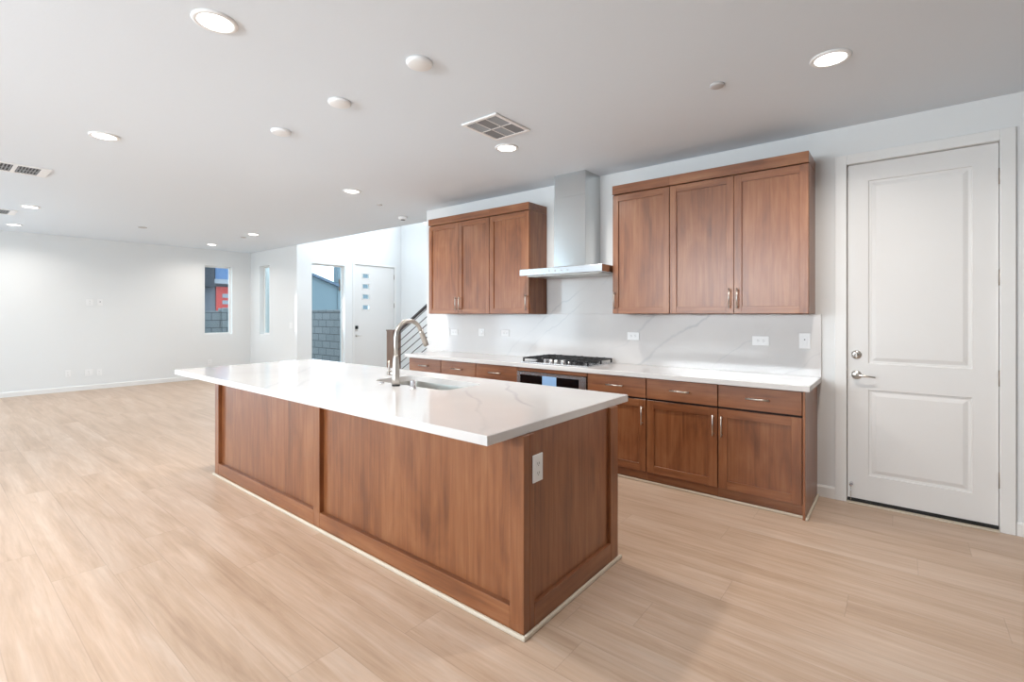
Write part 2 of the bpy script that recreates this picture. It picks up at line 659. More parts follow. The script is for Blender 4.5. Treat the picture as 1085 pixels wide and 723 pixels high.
def window(name, axis, plane_out, dirn, h, label):
    """frame + pane set at plane_out (towards the outside = dirn)"""
    u0, u1, z0, z1 = h
    t = 0.03
    w = thing(name, (plane_out, (u0 + u1) / 2, z0) if axis == 0 else ((u0 + u1) / 2, plane_out, z0), label, 'window', kind='structure')
    mb = MB()

    def bx(a, b, c, d):
        if axis == 0:
            mb.box(plane_out - .02, plane_out + .02, a, b, c, d, .002)
        else:
            mb.box(a, b, plane_out - .02, plane_out + .02, c, d, .002)
    bx(u0, u0 + t, z0, z1)
    bx(u1 - t, u1, z0, z1)
    bx(u0 + t, u1 - t, z0, z0 + t)
    bx(u0 + t, u1 - t, z1 - t, z1)
    mb.build('window_frame', TRIM, w)
    mb = MB()
    if axis == 0:
        mb.box(plane_out - .003, plane_out + .003, u0 + t, u1 - t, z0 + t, z1 - t)
    else:
        mb.box(u0 + t, u1 - t, plane_out - .003, plane_out + .003, z0 + t, z1 - t)
    mb.build('pane', GLASS, w)
    return w


window('window_1', 0, LX - .12, -1, W1, 'tall narrow window looking onto a red door')
window('window_2', 1, BY + .12, 1, W2, 'slim window near the corner of the living room')
window('window_3', 0, DX - .10, -1, W3, 'tall glass panel left of the white front door')
window('added_window_4', 1, SY + .08, 1, SW, 'added high window out of view, lighting the stair hall')
window('window_6', 1, FY - .08, -1, FW[0], 'wide sliding glass door of the living room')
window('window_8', 0, LX - .08, -1, W8, 'sliding glass door in the living room wall outside the view')
window('added_window_7', 1, FY - .08, -1, FW[1], 'added wide high window behind the viewpoint, lighting the kitchen')

# ------------------------------------------------------------------ door 1 (two raised panels)
d1 = thing('door_1', (D1[0], KY + .02, 0), 'white two-panel interior door with lever handle and deadbolt', 'door', kind='structure')
yf = KY + .016      # face of the slab
x0, x1 = D1[0] + .004, D1[1] - .004
zb, zt = 0.03, D1[3] - .004


def panel_slab(mb, x0, x1, z0, z1, y, th, panels, axis=1):
    """slab front at y with recessed raised-field panels"""
    us = sorted({x0, x1, *[p[0] for p in panels], *[p[1] for p in panels]})
    zs = sorted({z0, z1, *[p[2] for p in panels], *[p[3] for p in panels]})
    bm = mb.bm

    def q(a, b, c, d):
        bm.faces.new([bm.verts.new(v) for v in (a, b, c, d)])
    for i in range(len(us) - 1):
        for j in range(len(zs) - 1):
            cu, cz = (us[i] + us[i + 1]) / 2, (zs[j] + zs[j + 1]) / 2
            if any(p[0] < cu < p[1] and p[2] < cz < p[3] for p in panels):
                continue
            q((us[i], y, zs[j]), (us[i + 1], y, zs[j]), (us[i + 1], y, zs[j + 1]), (us[i], y, zs[j + 1]))
    for (a, b, c, d) in panels:
        steps = [(0, 0), (.004, .009), (.020, .010), (.046, .002)]   # inset, depth
        prev = None
        for (ins, dep) in steps:
            cur = [(a + ins, y + dep, c + ins), (b - ins, y + dep, c + ins), (b - ins, y + dep, d - ins), (a + ins, y + dep, d - ins)]
            if prev:
                for k in range(4):
                    q(prev[k], prev[(k + 1) % 4], cur[(k + 1) % 4], cur[k])
            prev = cur
        q(*prev)
    # edges and back
    q((x0, y, z0), (x0, y + th, z0), (x0, y + th, z1), (x0, y, z1))
    q((x1, y, z0), (x1, y + th, z0), (x1, y + th, z1), (x1, y, z1))
    q((x0, y, z1), (x1, y, z1), (x1, y + th, z1), (x0, y + th, z1))
    q((x0, y, z0), (x1, y, z0), (x1, y + th, z0), (x0, y + th, z0))
    q((x0, y + th, z0), (x1, y + th, z0), (x1, y + th, z1), (x0, y + th, z1))
    bmesh.ops.remove_doubles(bm, verts=list(bm.verts), dist=1e-5)


mb = MB()
panel_slab(mb, x0, x1, zb, zt, yf, .04, [(-.187, .368, 1.035, 2.380), (-.187, .368, .212, .845)])
mb.build('door_slab', DOORW, d1)
mb = MB()
mb.box(x0, x1, yf - .006, yf + .03, 0.006, 0.032, .003)
mb.box(x0, x1, yf - .010, yf - .004, 0.016, 0.022)
tag(mb.build('door_sweep', BLACK, d1), 'black rubber sweep')
mb = MB()
mb.box(D1[0], D1[1], KY - .03, KY + .08, 0, 0.008, .002)
tag(mb.build('threshold', CREAM, d1), 'beige threshold strip')
mb = MB()
cw = .072
for (a, b, c, d) in ((D1[0] - cw, D1[0], 0, D1[3] + cw), (D1[1], D1[1] + cw, 0, D1[3] + cw), (D1[0], D1[1], D1[3], D1[3] + cw)):
    mb.box(a, b, KY - .018, KY + .001, c, d, .003)
for (a, b, c, d) in ((D1[0] - .02, D1[0] + .001, 0, D1[3] + .02), (D1[1] - .001, D1[1] + .02, 0, D1[3] + .02), (D1[0], D1[1], D1[3] - .001, D1[3] + .02)):
    mb.box(a, b, KY, KY + .10, c, d)
mb.build('door_casing', TRIM, d1)
for hz in (2.287, 1.636, 0.985, 0.329):
    mb = MB()
    xh = D1[1] + .002
    mb.tube([(xh, yf - .012, hz - .052), (xh, yf - .012, hz + .052)], .008, 10)
    mb.box(xh - .002, xh + .010, yf - .007, yf - .001, hz - .05, hz + .05)
    mb.build('hinge', HINGE, d1)


def rosette(mb, x, y, z, r, axis=1, s=-1):
    mb.lathe((x, y, z), [(r, 0), (r, s * .004), (r * .86, s * .010), (r * .5, s * .013), (0, s * .013)], axis=axis, seg=28)


mb = MB()
rosette(mb, -.257, yf, 1.098, .032)
mb.lathe((-.257, yf - .012, 1.098), [(.014, 0), (.014, -.010), (.0, -.011)], axis=1, seg=20)
mb.box(-.262, -.252, yf - .034, yf - .02, 1.080, 1.116, .002)
mb.build('deadbolt', NICKEL, d1)
mb = MB()
rosette(mb, -.257, yf, .948, .032)
mb.lathe((-.257, yf - .012, .948), [(.011, 0), (.011, -.04), (0, -.041)], axis=1, seg=18)
mb.tube([(-.257, yf - .048, .948), (-.235, yf - .051, .948), (-.19, yf - .050, .946), (-.145, yf - .046, .941)], [.009, .0085, .0075, .006], 12)
mb.build('lever_handle', NICKEL, d1)
mb = MB()
mb.lathe((-.288, yf, .138), [(.012, 0), (.012, -.004), (.006, -.008), (.006, -.05), (.009, -.052), (.009, -.06), (0, -.061)], axis=1, seg=16)
mb.tube([(-.288, yf - .05, .135), (-.288, yf - .052, .03)], .002, 6)
tag(mb.build('door_stop', CHROME, d1), 'small metal door stop')
mb = MB()
mb.box(D1[0] + .0005, D1[0] + .0035, yf - .001, yf + .02, .92, .975)
mb.build('latch', HINGE, d1)

# ------------------------------------------------------------------ door 2 (front door with four square lites)
d2 = thing('door_2', (DX, D2[0], 0), 'white front door with four small square lites', 'door', kind='structure')
xf = DX - .02
mb = MB()
lites = [(6.422, 6.611, z - .058, z + .058) for z in (2.270, 2.033, 1.796, 1.553)]
ya, yb = D2[0] + .006, D2[1] - .006
us = [ya, 6.422, 6.611, yb]
zs = sorted({.01, D2[3] - .006, *[l[2] for l in lites], *[l[3] for l in lites]})
for i in range(3):
    for j in range(len(zs) - 1):
        cz = (zs[j] + zs[j + 1]) / 2
        if i == 1 and any(l[2] < cz < l[3] for l in lites):
            continue
        mb.box(xf - .045, xf, us[i], us[i + 1], zs[j], zs[j + 1])
mb.build('door_slab', DOORW, d2)
for l in lites:
    mb = MB()
    g = .012
    mb.box(xf - .05, xf + .006, l[0] - g, l[0] + g, l[2] - g, l[3] + g, .002)
    mb.box(xf - .05, xf + .006, l[1] - g, l[1] + g, l[2] - g, l[3] + g, .002)
    mb.box(xf - .05, xf + .006, l[0], l[1], l[2] - g, l[2] + g, .002)
    mb.box(xf - .05, xf + .006, l[0], l[1], l[3] - g, l[3] + g, .002)
    f = mb.build('lite_frame', DOORW, d2)
    mb = MB()
    mb.box(xf - .025, xf - .019, l[0], l[1], l[2], l[3])
    mb.build('lite_pane', GLASS, f)
mb = MB()
c = .045
mb.box(DX - .001, DX + .012, D2[0] - c, D2[0], 0, D2[3] + c, .002)
mb.box(DX - .001, DX + .012, D2[1], D2[1] + c, 0, D2[3] + c, .002)
mb.box(DX - .001, DX + .012, D2[0], D2[1], D2[3], D2[3] + c, .002)
mb.build('door_casing', TRIM, d2)
mb = MB()
mb.box(xf, xf + .022, 6.235, 6.305, 1.06, 1.135, .006)
mb.box(xf, xf + .014, 6.238, 6.302, 1.01, 1.058, .004, mi=1)
tag(mb.build('keypad_lock', [BLACK, NICKEL], d2), 'black electronic keypad lock')
mb = MB()
mb.lathe((xf, 6.27, .91), [(.03, 0), (.03, .006), (.012, .012), (.012, .045), (0, .046)], axis=0, seg=20)
mb.tube([(xf + .045, 6.27, .91), (xf + .048, 6.38, .908)], [.009, .007], 10)
mb.build('lever_handle', NICKEL, d2)
for hz in (2.288, 1.602, .9, .25):
    mb = MB()
    mb.tube([(xf + .008, D2[1] - .002, hz - .055), (xf + .008, D2[1] - .002, hz + .055)], .009, 8)
    mb.build('hinge', HINGE, d2)

# ------------------------------------------------------------------ kitchen cabinets
BYF = 3.79     # base door face
CT = 0.915


def bar_pull(root, a, b, out, r=.0055):
    """bar pull from a to b, standing off towards out (vector)"""
    a, b, out = Vector(a), Vector(b), Vector(out)
    mb = MB()
    d = (b - a).normalized()
    mb.tube([a + out, b + out], r, 10)
    for p in (a + d * .014, b - d * .014):
        mb.tube([p, p + out], r * .85, 8)
    return mb.build('handle', NICKEL, root)


def shaker(mb, x0, x1, z0, z1, yf, rail=.062, th=.02, rec=.011):
    """shaker door facing -y, front at yf"""
    mb.box(x0, x0 + rail, yf, yf + th, z0, z1, .0012, 0)
    mb.box(x1 - rail, x1, yf, yf + th, z0, z1, .0012, 0)
    mb.box(x0 + rail, x1 - rail, yf + .0004, yf + th, z0, z0 + rail, .001, 1)
    mb.box(x0 + rail, x1 - rail, yf + .0004, yf + th, z1 - rail, z1, .001, 1)
    mb.box(x0 + rail - .002, x1 - rail + .002, yf + rec, yf + th - .002, z0 + rail - .002, z1 - rail + .002, 0, 0)


def base_unit(x0, x1, label, hinge_right=False, end_panel=False, left_end=False):
    u = thing('base_cabinet', ((x0 + x1) / 2, 4.07, 0), label, 'cabinet', 'base cabinets along the kitchen wall')
    g = .004
    mb = MB()
    bx0 = x0 + .001
    bx1 = x1 - .001
    mb.box(bx0, bx1, BYF + .024, KY - .004, .096, CT - .041)
    mb.build('body', WD if not left_end else WV, u)
    mb = MB()
    mb.box(bx0, bx1, 3.822, 3.84, .0, .095, 0, 1)
    mb.build('toe_kick', [WV, WH], u)
    mb = MB()
    tb = .868
    mb.box(x0 + g, x1 - g, BYF, BYF + .02, .706, tb, .0015, 1)
    dr = mb.build('drawer', [WV, WH], u)
    cx = (x0 + x1) / 2
    bar_pull(dr, (cx - .077, BYF, .79), (cx + .077, BYF, .79), (0, -.03, 0))
    mb = MB()
    shaker(mb, x0 + g, x1 - g, .097, .690, BYF)
    do = mb.build('door', [WV, WH], u)
    hx = x0 + .031 if hinge_right else x1 - .031
    bar_pull(do, (hx, BYF, .485), (hx, BYF, .640), (0, -.03, 0))
    return u


bx = [-4.666, -4.104, -3.557, -2.989, -2.190, -1.636, -1.071, -.520]
base_unit(bx[0], bx[1], 'base cabinet at the far left end of the wall run', left_end=True)
base_unit(bx[1], bx[2], 'base cabinet second from the far left end of the wall run')
base_unit(bx[2], bx[3], 'base cabinet just left of the wall oven', hinge_right=True)
base_unit(bx[4], bx[5], 'base cabinet just right of the oven, partly hidden by the island')
base_unit(bx[5], bx[6], 'fully visible base cabinet second from the right, pull at its right')
u = base_unit(bx[6], bx[7], 'base cabinet at the right end of the run beside the white door', hinge_right=True)
mb = MB()
mb.box(-.519, -.503, BYF - .006, KY, 0, CT - .041, .001)
mb.build('end_panel', WV, u)

# oven cabinet surround
u = thing('oven_cabinet', (-2.59, 4.07, 0), 'cabinet housing the oven below the gas cooktop', 'cabinet')
mb = MB()
mb.box(bx[3] + .001, bx[3] + .02, BYF + .022, KY - .004, .096, CT - .041)
mb.box(bx[4] - .02, bx[4] - .001, BYF + .022, KY - .004, .096, CT - .041)
mb.box(bx[3] + .02, bx[4] - .02, BYF + .3, KY - .004, .096, CT - .041)
mb.build('body', WD, u)
mb = MB()
mb.box(bx[3] + .004, bx[4] - .004, BYF, BYF + .02, .836, .868, .001, 1)
mb.build('face_rail', [WV, WH], u)
mb = MB()
mb.box(bx[3] + .004, bx[4] - .004, BYF, BYF + .02, .097, .130, .001, 1)
mb.build('face_rail', [WV, WH], u)
mb = MB()
mb.box(bx[3] + .001, bx[4] - .001, 3.822, 3.84, .0, .095, 0, 1)
mb.build('toe_kick', [WV, WH], u)

# built-in oven
u = thing('wall_oven', (-2.59, 4.0, .131), 'stainless steel oven with black control panel and blue display under the cooktop', 'oven')
ox0, ox1 = -2.984, -2.196
mb = MB()
mb.box(ox0 + .02, ox1 - .02, BYF + .01, BYF + .29, .14, .83)
mb.build('body', STEEL, u)
mb = MB()
mb.box(ox0, ox1, BYF - .012, BYF + .012, .70, .832, .003)
cp = mb.build('control_panel', STEEL, u)
mb = MB()
mb.box(ox0 + .042, ox1 - .074, BYF - .014, BYF - .010, .716, .804, .001)
mb.build('control_glass', DGLASS, cp)
mb = MB()
mb.box(-2.672, -2.512, BYF - .017, BYF - .012, .716, .805, .001)
tag(mb.build('display', SCREEN, cp), 'pale blue display')
mb = MB()
mb.box(ox0, ox1, BYF - .012, BYF + .012, .132, .692, .003)
od = mb.build('door', STEEL, u)
mb = MB()
mb.box(ox0 + .1, ox1 - .1, BYF - .015, BYF - .011, .22, .58, .001)
mb.build('window', DGLASS, od)
mb = MB()
mb.tube([(ox0 + .05, BYF - .06, .645), (ox1 - .05, BYF - .06, .645)], .012, 12)
for hx in (ox0 + .09, ox1 - .09):
    mb.tube([(hx, BYF - .012, .645), (hx, BYF - .06, .645)], .009, 10)
mb.build('handle', STEEL, od)

# shoe molding of the run


def shoe(name, pts_list, h=.02, t=.016):
    """quarter-round strips: list of (x0,x1,y0,y1)"""
    mb = MB()
    for (a, b, c, d) in pts_list:
        mb.box(a, b, c, d, 0, h, .006, seg=2)
    return mb.build(name, CREAM)


tag(shoe('trim_1', [(-4.68, -.487, 3.806, 3.822), (-.503, -.487, 3.776, KY - .016)]),
    'cream shoe molding at the foot of the wall cabinets', 'molding', kind='structure')

# perimeter countertop (cut round for nothing, cooktop drops onto it)
QW = quartz('white_quartz_perimeter', 0, 1, [(0.9, .02, .7), (2.1, .03, .5)], R(25))
tag(MB().box(-4.71, -.475, 3.755, KY - .002, CT - .04, CT, .004, seg=2).build('countertop', QW),
    'long white quartz countertop along the kitchen wall', 'countertop')
va = R(37)
off = lambda x, z: -x * math.sin(va) + z * math.cos(va)
QB = quartz('white_quartz_backsplash', 0, 2,
            [(off(-2.07, 1.168), .016, .75), (off(-1.79, 1.05), .016, .75), (off(-1.15, 1.03), .009, .4), (off(-3.45, 1.05), .012, .6),
             (off(-2.75, 1.4), .010, .5), (off(-.62, .98), .010, .5)], va)
mb = MB()
mb.box(-4.69, -.475, KY - .022, KY - .001, CT, 1.399, .002)
mb.box(-3.018, -2.083, KY - .022, KY - .001, 1.399, 1.783, .002)
tag(mb.build('backsplash', QB), 'veined white quartz backsplash slab below the wall cabinets', 'backsplash')

# ------------------------------------------------------------------ upper cabinets
UYF = 4.045


def upper_unit(x0, x1, ndoors, label, side=None, pulls=None, end=None):
    u = thing('wall_cabinet', ((x0 + x1) / 2, 4.2, 1.4), label, 'cabinet', 'wall cabinets either side of the range hood')
    mb = MB()
    mb.box(x0 + .001, x1 - .001, UYF + .022, KY - .024 + .02, 1.401, 2.494, .001)
    mb.build('body', WV, u)
    g = .003
    w = (x1 - x0) / ndoors if ndoors else 0
    xs = pulls['xs']
    for i in range(ndoors):
        a, b = xs[i], xs[i + 1]
        mb = MB()
        shaker(mb, a + (g if i == 0 else .0015), b - (g if i == ndoors - 1 else .0015), 1.404, 2.486, UYF, rail=.056)
        do = mb.build('door', [WV, WH], u)
        hx = a + .029 if pulls['side'][i] == 'l' else b - .029
        bar_pull(do, (hx, UYF, 1.444), (hx, UYF, 1.602), (0, -.03, 0))
    # crown band
    mb = MB()
    cx0 = x0 - (.0 if end == 'none' else 0)
    mb.box(x0, x1, UYF - .004, KY - .004, 2.496, 2.577, .002, 1)
    mb.build('crown_board', [WV, WH], u)
    return u


upper_unit(-4.600, -3.586, 2, 'two-door brown wall cabinet at the far left end, above the left counter', pulls=dict(xs=[-4.600, -4.075, -3.586], side='rl'))
upper_unit(-3.586, -3.034, 1, 'single-door brown wall cabinet just left of the range hood', pulls=dict(xs=[-3.586, -3.034], side='r'))
upper_unit(-2.072, -1.537, 1, 'single-door brown wall cabinet just right of the range hood', pulls=dict(xs=[-2.072, -1.537], side='l'))
upper_unit(-1.537, -.516, 2, 'two-door brown wall cabinet nearest the white door at right', pulls=dict(xs=[-1.537, -1.023, -.516], side='rl'))

# ------------------------------------------------------------------ range hood
u = thing('range_hood', (-2.56, 4.12, 1.78), 'stainless chimney range hood between the wall cabinets', 'range hood')
hx0, hx1, hy0 = -3.024, -2.086, 3.872
mb = MB()
mb.box(hx0, hx1, hy0, KY - .001, 1.7855, 1.851, .003, seg=2)
mb.build('canopy', STEEL, u)
mb = MB()
cx0, cx1, cy0 = -2.742, -2.376, 4.078
b = [(cx0 - .03, cy0 - .03), (cx1 + .03, cy0 - .03), (cx1 + .03, KY - .001), (cx0 - .03, KY - .001)]
t = [(cx0, cy0), (cx1, cy0), (cx1, KY - .001), (cx0, KY - .001)]
vb = [mb.bm.verts.new((p[0], p[1], 1.851)) for p in b]
vt = [mb.bm.verts.new((p[0], p[1], 1.878)) for p in t]
for i in range(4):
    mb.bm.faces.new((vb[i], vb[(i + 1) % 4], vt[(i + 1) % 4], vt[i]))
mb.bm.faces.new(vb)
mb.bm.faces.new(vt)
mb.build('collar', STEEL, u)
mb = MB()
mb.box(cx0, cx1, cy0, KY - .001, 1.876, 2.566, .002)
mb.build('lower_chimney', STEELV, u)
mb = MB()
mb.box(cx0 + .004, cx1 - .004, cy0 + .004, KY - .001, 2.566, HC - .001, .001)
mb.build('upper_chimney', STEELV, u)
mb = MB()
mb.box(hx0 + .04, hx1 - .04, hy0 + .07, KY - .05, 1.780, 1.786, .001)
for i in range(2):
    fx0 = hx0 + .06 + i * .42
    mb.box(fx0, fx0 + .38, hy0 + .09, KY - .09, 1.776, 1.781, .001)
mb.build('filter', SINKM, u)
for i in range(4):
    mb = MB()
    mb.lathe((-2.66 + i * .07, hy0 - .0005, 1.818), [(.006, 0), (.006, -.003), (0, -.0035)], axis=1, seg=14)
    mb.build('button', STEEL, u)

# ------------------------------------------------------------------ gas cooktop
u = thing('gas_cooktop', (-2.58, 4.07, CT), 'black grated gas cooktop with steel knobs on the wall counter', 'cooktop')
kx0, kx1, ky0, ky1 = -2.965, -2.195, 3.815, 4.325
mb = MB()
mb.box(kx0, kx1, ky0, ky1, CT, CT + .012, .004, seg=2)
mb.build('steel_tray', STEEL, u)
for (bx_, by_, r) in ((-2.80, 4.20, .04), (-2.80, 3.95, .05), (-2.58, 4.16, .058), (-2.36, 4.20, .05), (-2.36, 3.95, .04)):
    mb = MB()
    mb.lathe((bx_, by_, CT + .011), [(r + .012, 0), (r + .012, .006), (r * .9, .008), (r * .9, .016), (r, .017), (r, .023), (r * .7, .026), (0, .026)], seg=24)
    mb.build('burner', IRON, u)
for gi, (ga, gb) in enumerate(((kx0 + .012, -2.715), (-2.705, -2.455), (-2.445, kx1 - .012))):
    mb = MB()
    gy0 = ky0 + .02 if gi != 1 else ky0 + .15
    zt_ = CT + .052
    for x in (ga, gb - .012):
        mb.box(x, x + .012, gy0, ky1 - .02, zt_ - .012, zt_, .002)
    for y in (gy0, ky1 - .032):
        mb.box(ga, gb, y, y + .012, zt_ - .012, zt_, .002)
    for x in (ga + (gb - ga) * .33, ga + (gb - ga) * .66):
        mb.box(x - .005, x + .005, gy0, ky1 - .02, zt_ - .008, zt_ + .004, .002)
    ny = 4
    for j in range(1, ny):
        y = gy0 + (ky1 - .02 - gy0) * j / ny
        mb.box(ga, gb, y - .005, y + .005, zt_ - .008, zt_ + .003, .002)
    for x in (ga, gb - .014):
        for y in (gy0, (gy0 + ky1) / 2, ky1 - .034):
            mb.box(x, x + .014, y, y + .014, CT + .011, zt_ - .01, .002)
    mb.build('grate', IRON, u)
for i in range(5):
    mb = MB()
    kx = -2.715 + i * .067 + .002
    mb.lathe((kx, 3.872 + .012 * (i % 2), CT + .012), [(.022, 0), (.022, .004), (.019, .006), (.018, .030), (.015, .034), (0, .034)], seg=20)
    mb.build('knob', CHROME, u)

# ------------------------------------------------------------------ island
IX0, IX1, IY0, IY1 = -4.645, -1.261, 1.645, 2.53
isl = thing('kitchen_island', (-2.95, 2.09, 0), 'long brown wood kitchen island with panelled front and end', 'kitchen island')
ZT = CT - .041
rec = .03
mb = MB()
# front panels (recessed)
for (a, b) in ((-4.575, -2.99), (-2.93, -1.335)):
    mb = MB()
    mb.box(a, b, IY0 + rec, IY0 + rec + .015, .10, ZT - .001)
    mb.build('front_panel', WV, isl)
mb = MB()
mb.bm.free()
for (a, b) in ((IX0, -4.570), (-2.999, -2.925), (-1.340, IX1)):
    mb = MB()
    mb.box(a, b, IY0, IY0 + .045, 0, ZT, .002)
    mb.build('front_stile', WV, isl)
for (a, b) in ((-4.570, -2.999), (-2.925, -1.340)):
    mb = MB()
    mb.box(a, b, IY0 + .0005, IY0 + .045, 0, .115, .002, 0)
    mb.build('front_rail', WH, isl)
# end facing the camera side
er = .018
WY = wood('stained_maple_end_grain', 1, CD, CM, CL)
mb = MB()
mb.box(IX1 - .045, IX1 - .0005, IY0 + .046, 1.724, 0, ZT, .002)
mb.build('end_stile', WV, isl)
mb = MB()
mb.box(IX1 - .045, IX1, 2.444, IY1, 0, ZT, .002)
mb.build('end_stile', WV, isl)
mb = MB()
mb.box(IX1 - .045, IX1 - .0003, 1.724, 2.444, 0, .117, .002)
mb.build('end_rail', WY, isl)
mb = MB()
mb.box(IX1 - .04, IX1 - er, 1.724, 2.444, .1, ZT - .001)
mb.build('end_panel', WV, isl)
# other end and carcass
mb = MB()
mb.box(IX0, IX0 + .02, IY0 + .046, IY1, 0, ZT, .002)
mb.build('side_panel', WV, isl)
mb = MB()
# open carcass around the sink well
mb.box(IX0 + .02, -3.10, IY0 + .05, IY1 - .03, .096, ZT - .002)
mb.box(-2.13, IX1 - .046, IY0 + .05, IY1 - .03, .096, ZT - .002)
mb.box(-3.10, -2.13, IY0 + .05, IY1 - .03, .096, .55)
mb.build('carcass', WD, isl)
n = 6
for i in range(n):
    a = IX0 + .02 + (IX1 - .05 - IX0 - .02) * i / n
    b = IX0 + .02 + (IX1 - .05 - IX0 - .02) * (i + 1) / n
    mb = MB()
    # doors on the kitchen side
    f = MB()
    f.box(a + .003, b - .003, IY1 - .022, IY1 - .002, .097, ZT - .006, .002)
    f.box(a + .06, b - .06, IY1 - .003, IY1, .16, ZT - .07, 0)
    mb.bm.free()
    do = f.build('door', WV, isl)
    bar_pull(do, (b - .035, IY1 - .002, .62), (b - .035, IY1 - .002, .775), (0, .03, 0))
mb = MB()
mb.box(IX0 + .02, IX1 - .046, IY1 - .08, IY1 - .06, 0, .096)
mb.build('toe_kick', WH, isl)
tag(shoe('trim_2', [(IX0 - .016, IX1 + .016, IY0 - .016, IY0), (IX1, IX1 + .016, IY0 - .002, IY1 + .02), (IX0 - .016, IX0, IY0, IY1)], h=.021),
    'cream shoe molding around the foot of the island', 'molding', kind='structure')

# island countertop with an undermount sink cut-out


def quartz_island():
    lines = []
    a = R(-42)
    f = lambda x, y: -x * math.sin(a) + y * math.cos(a)
    # object origin of the slab is the world origin
    return quartz('white_quartz_island_slab', 0, 1, [(f(-1.66, 2.15), .022, .7), (f(-1.46, 1.60), .018, .45), (f(-3.5, 1.9), .03, .5), (f(-4.2, 2.3), .02, .4)], a)


QI = quartz_island()
TX0, TX1, TY0, TY1 = -4.931, -1.280 + .002, 1.428, 2.696
SX0, SX1, SY0, SY1 = -3.01, -2.24, 2.105, 2.475


def rounded(x0, x1, y0, y1, r, n=6):
    pts = []
    for (cx, cy, a0) in ((x1 - r, y1 - r, 0), (x0 + r, y1 - r, 90), (x0 + r, y0 + r, 180), (x1 - r, y0 + r, 270)):
        for k in range(n + 1):
            a = R(a0 + 90 * k / n)
            pts.append((cx + r * math.cos(a), cy + r * math.sin(a)))
    return pts


def slab_with_hole(x0, x1, y0, y1, z0, z1, hole, bev=.003):
    bm = bmesh.new()
    n = len(hole)
    q = n // 4
    outer = [(x1, y1), (x0, y1), (x0, y0), (x1, y0)]
    for z in (z0, z1):
        hv = [bm.verts.new((p[0], p[1], z)) for p in hole]
        b = bev if z == z1 else 0
        ov = [bm.verts.new((x1 - b, y1 - b, z)), bm.verts.new((x0 + b, y1 - b, z)), bm.verts.new((x0 + b, y0 + b, z)), bm.verts.new((x1 - b, y0 + b, z))]
        for c in range(4):
            seg = [hv[(c * q + k) % n] for k in range(q)]
            for k in range(q - 1):
                bm.faces.new((ov[c], seg[k], seg[k + 1]))
            bm.faces.new((ov[c], seg[-1], hv[((c + 1) * q) % n], ov[(c + 1) % 4]))
        if z == z0:
            h0, o0 = hv, ov
        else:
            h1, o1 = hv, ov
    om = [bm.verts.new((p[0], p[1], z1 - bev)) for p in outer]
    for k in range(n):
        bm.faces.new((h0[k], h0[(k + 1) % n], h1[(k + 1) % n], h1[k]))
    for c in range(4):
        bm.faces.new((o0[c], o0[(c + 1) % 4], om[(c + 1) % 4], om[c]))
        bm.faces.new((om[c], om[(c + 1) % 4], o1[(c + 1) % 4], o1[c]))
    return bm


mb = MB()
mb.bm.free()
mb.bm = slab_with_hole(TX0, TX1, TY0, TY1, CT - .04, CT, rounded(SX0, SX1, SY0, SY1, .07))
tag(mb.build('island_countertop', QI), 'white veined quartz countertop overhanging the island', 'countertop')

# sink bowl
mb = MB()
h = .21
loops = []
for (ins, z, r) in ((-.02, CT - .0405, .08), (.0, CT - .0405, .07), (.002, CT - .05, .068), (.012, CT - h + .03, .06), (.035, CT - h, .05)):
    loops.append([mb.bm.verts.new((p[0], p[1], z)) for p in rounded(SX0 + ins, SX1 - ins, SY0 + ins, SY1 - ins, max(r, .02))])
for i in range(len(loops) - 1):
    m_ = len(loops[i])
    for k in range(m_):
        f = mb.bm.faces.new((loops[i][k], loops[i][(k + 1) % m_], loops[i + 1][(k + 1) % m_], loops[i + 1][k]))
        f.smooth = i > 1
mb.bm.faces.new(loops[-1])
sk = mb.build('kitchen_sink', SINKM)
tag(sk, 'stainless steel undermount sink set into the island countertop', 'sink')
mb = MB()
mb.lathe((-2.62, 2.33, CT - h + .0005), [(.055, 0), (.055, .003), (.04, .004), (.035, -.002 + .003), (0, .0015)], seg=24)
mb.build('drain', CHROME, sk)

# faucet
fx, fy = -2.653, 2.043
fc = thing('kitchen_faucet', (fx, fy, CT), 'tall brushed nickel pull-down faucet arching over the island sink', 'faucet')
mb = MB()
mb.lathe((fx, fy, CT), [(.027, 0), (.027, .010), (0, .010)], seg=28)
tag(mb.build('base_ring', BLACK, fc), 'black base ring')
mb = MB()
mb.lathe((fx, fy, CT), [(.0265, .010), (.0265, .05), (.024, .12), (.0185, .19), (.0165, .205), (0, .205)], seg=28)
mb.build('body', NICKEL, fc)
mb = MB()
pts = []
zc, rr, yc = CT + .325, .112, fy + .112
pts = [(fx, fy, CT + .19), (fx, fy, CT + .26)]
for k in range(0, 15):
    a = R(180 - 160 * k / 14)
    pts.append((fx, yc + rr * math.cos(a), zc + rr * math.sin(a)))
mb.tube(pts, .0145, 18)
mb.build('spout', NICKEL, fc)
e = Vector(pts[-1])
dirv = (Vector(pts[-1]) - Vector(pts[-2])).normalized()
mb = MB()
mb.tube([e - dirv * .005, e + dirv * .01, e + dirv * .09, e + dirv * .115], [.0155, .017, .0205, .0185], 20)
sh = mb.build('spray_head', NICKEL, fc)
mb = MB()
bp_ = e + dirv * .06 + Vector((0, .018, .006))
mb.lathe(bp_, [(.007, 0), (.007, .008), (0, .010)], axis=1, seg=12)
mb.build('button', BLACK, sh)
mb = MB()
mb.tube([(fx - .02, fy, CT + .082), (fx - .062, fy, CT + .082)], .013, 16)
mb.tube([(fx - .062, fy, CT + .082), (fx - .082, fy, CT + .082)], [.017, .015], 16)
mb.tube([(fx - .072, fy, CT + .085), (fx - .078, fy, CT + .165)], [.006, .005], 10)
mb.build('handle', NICKEL, fc)

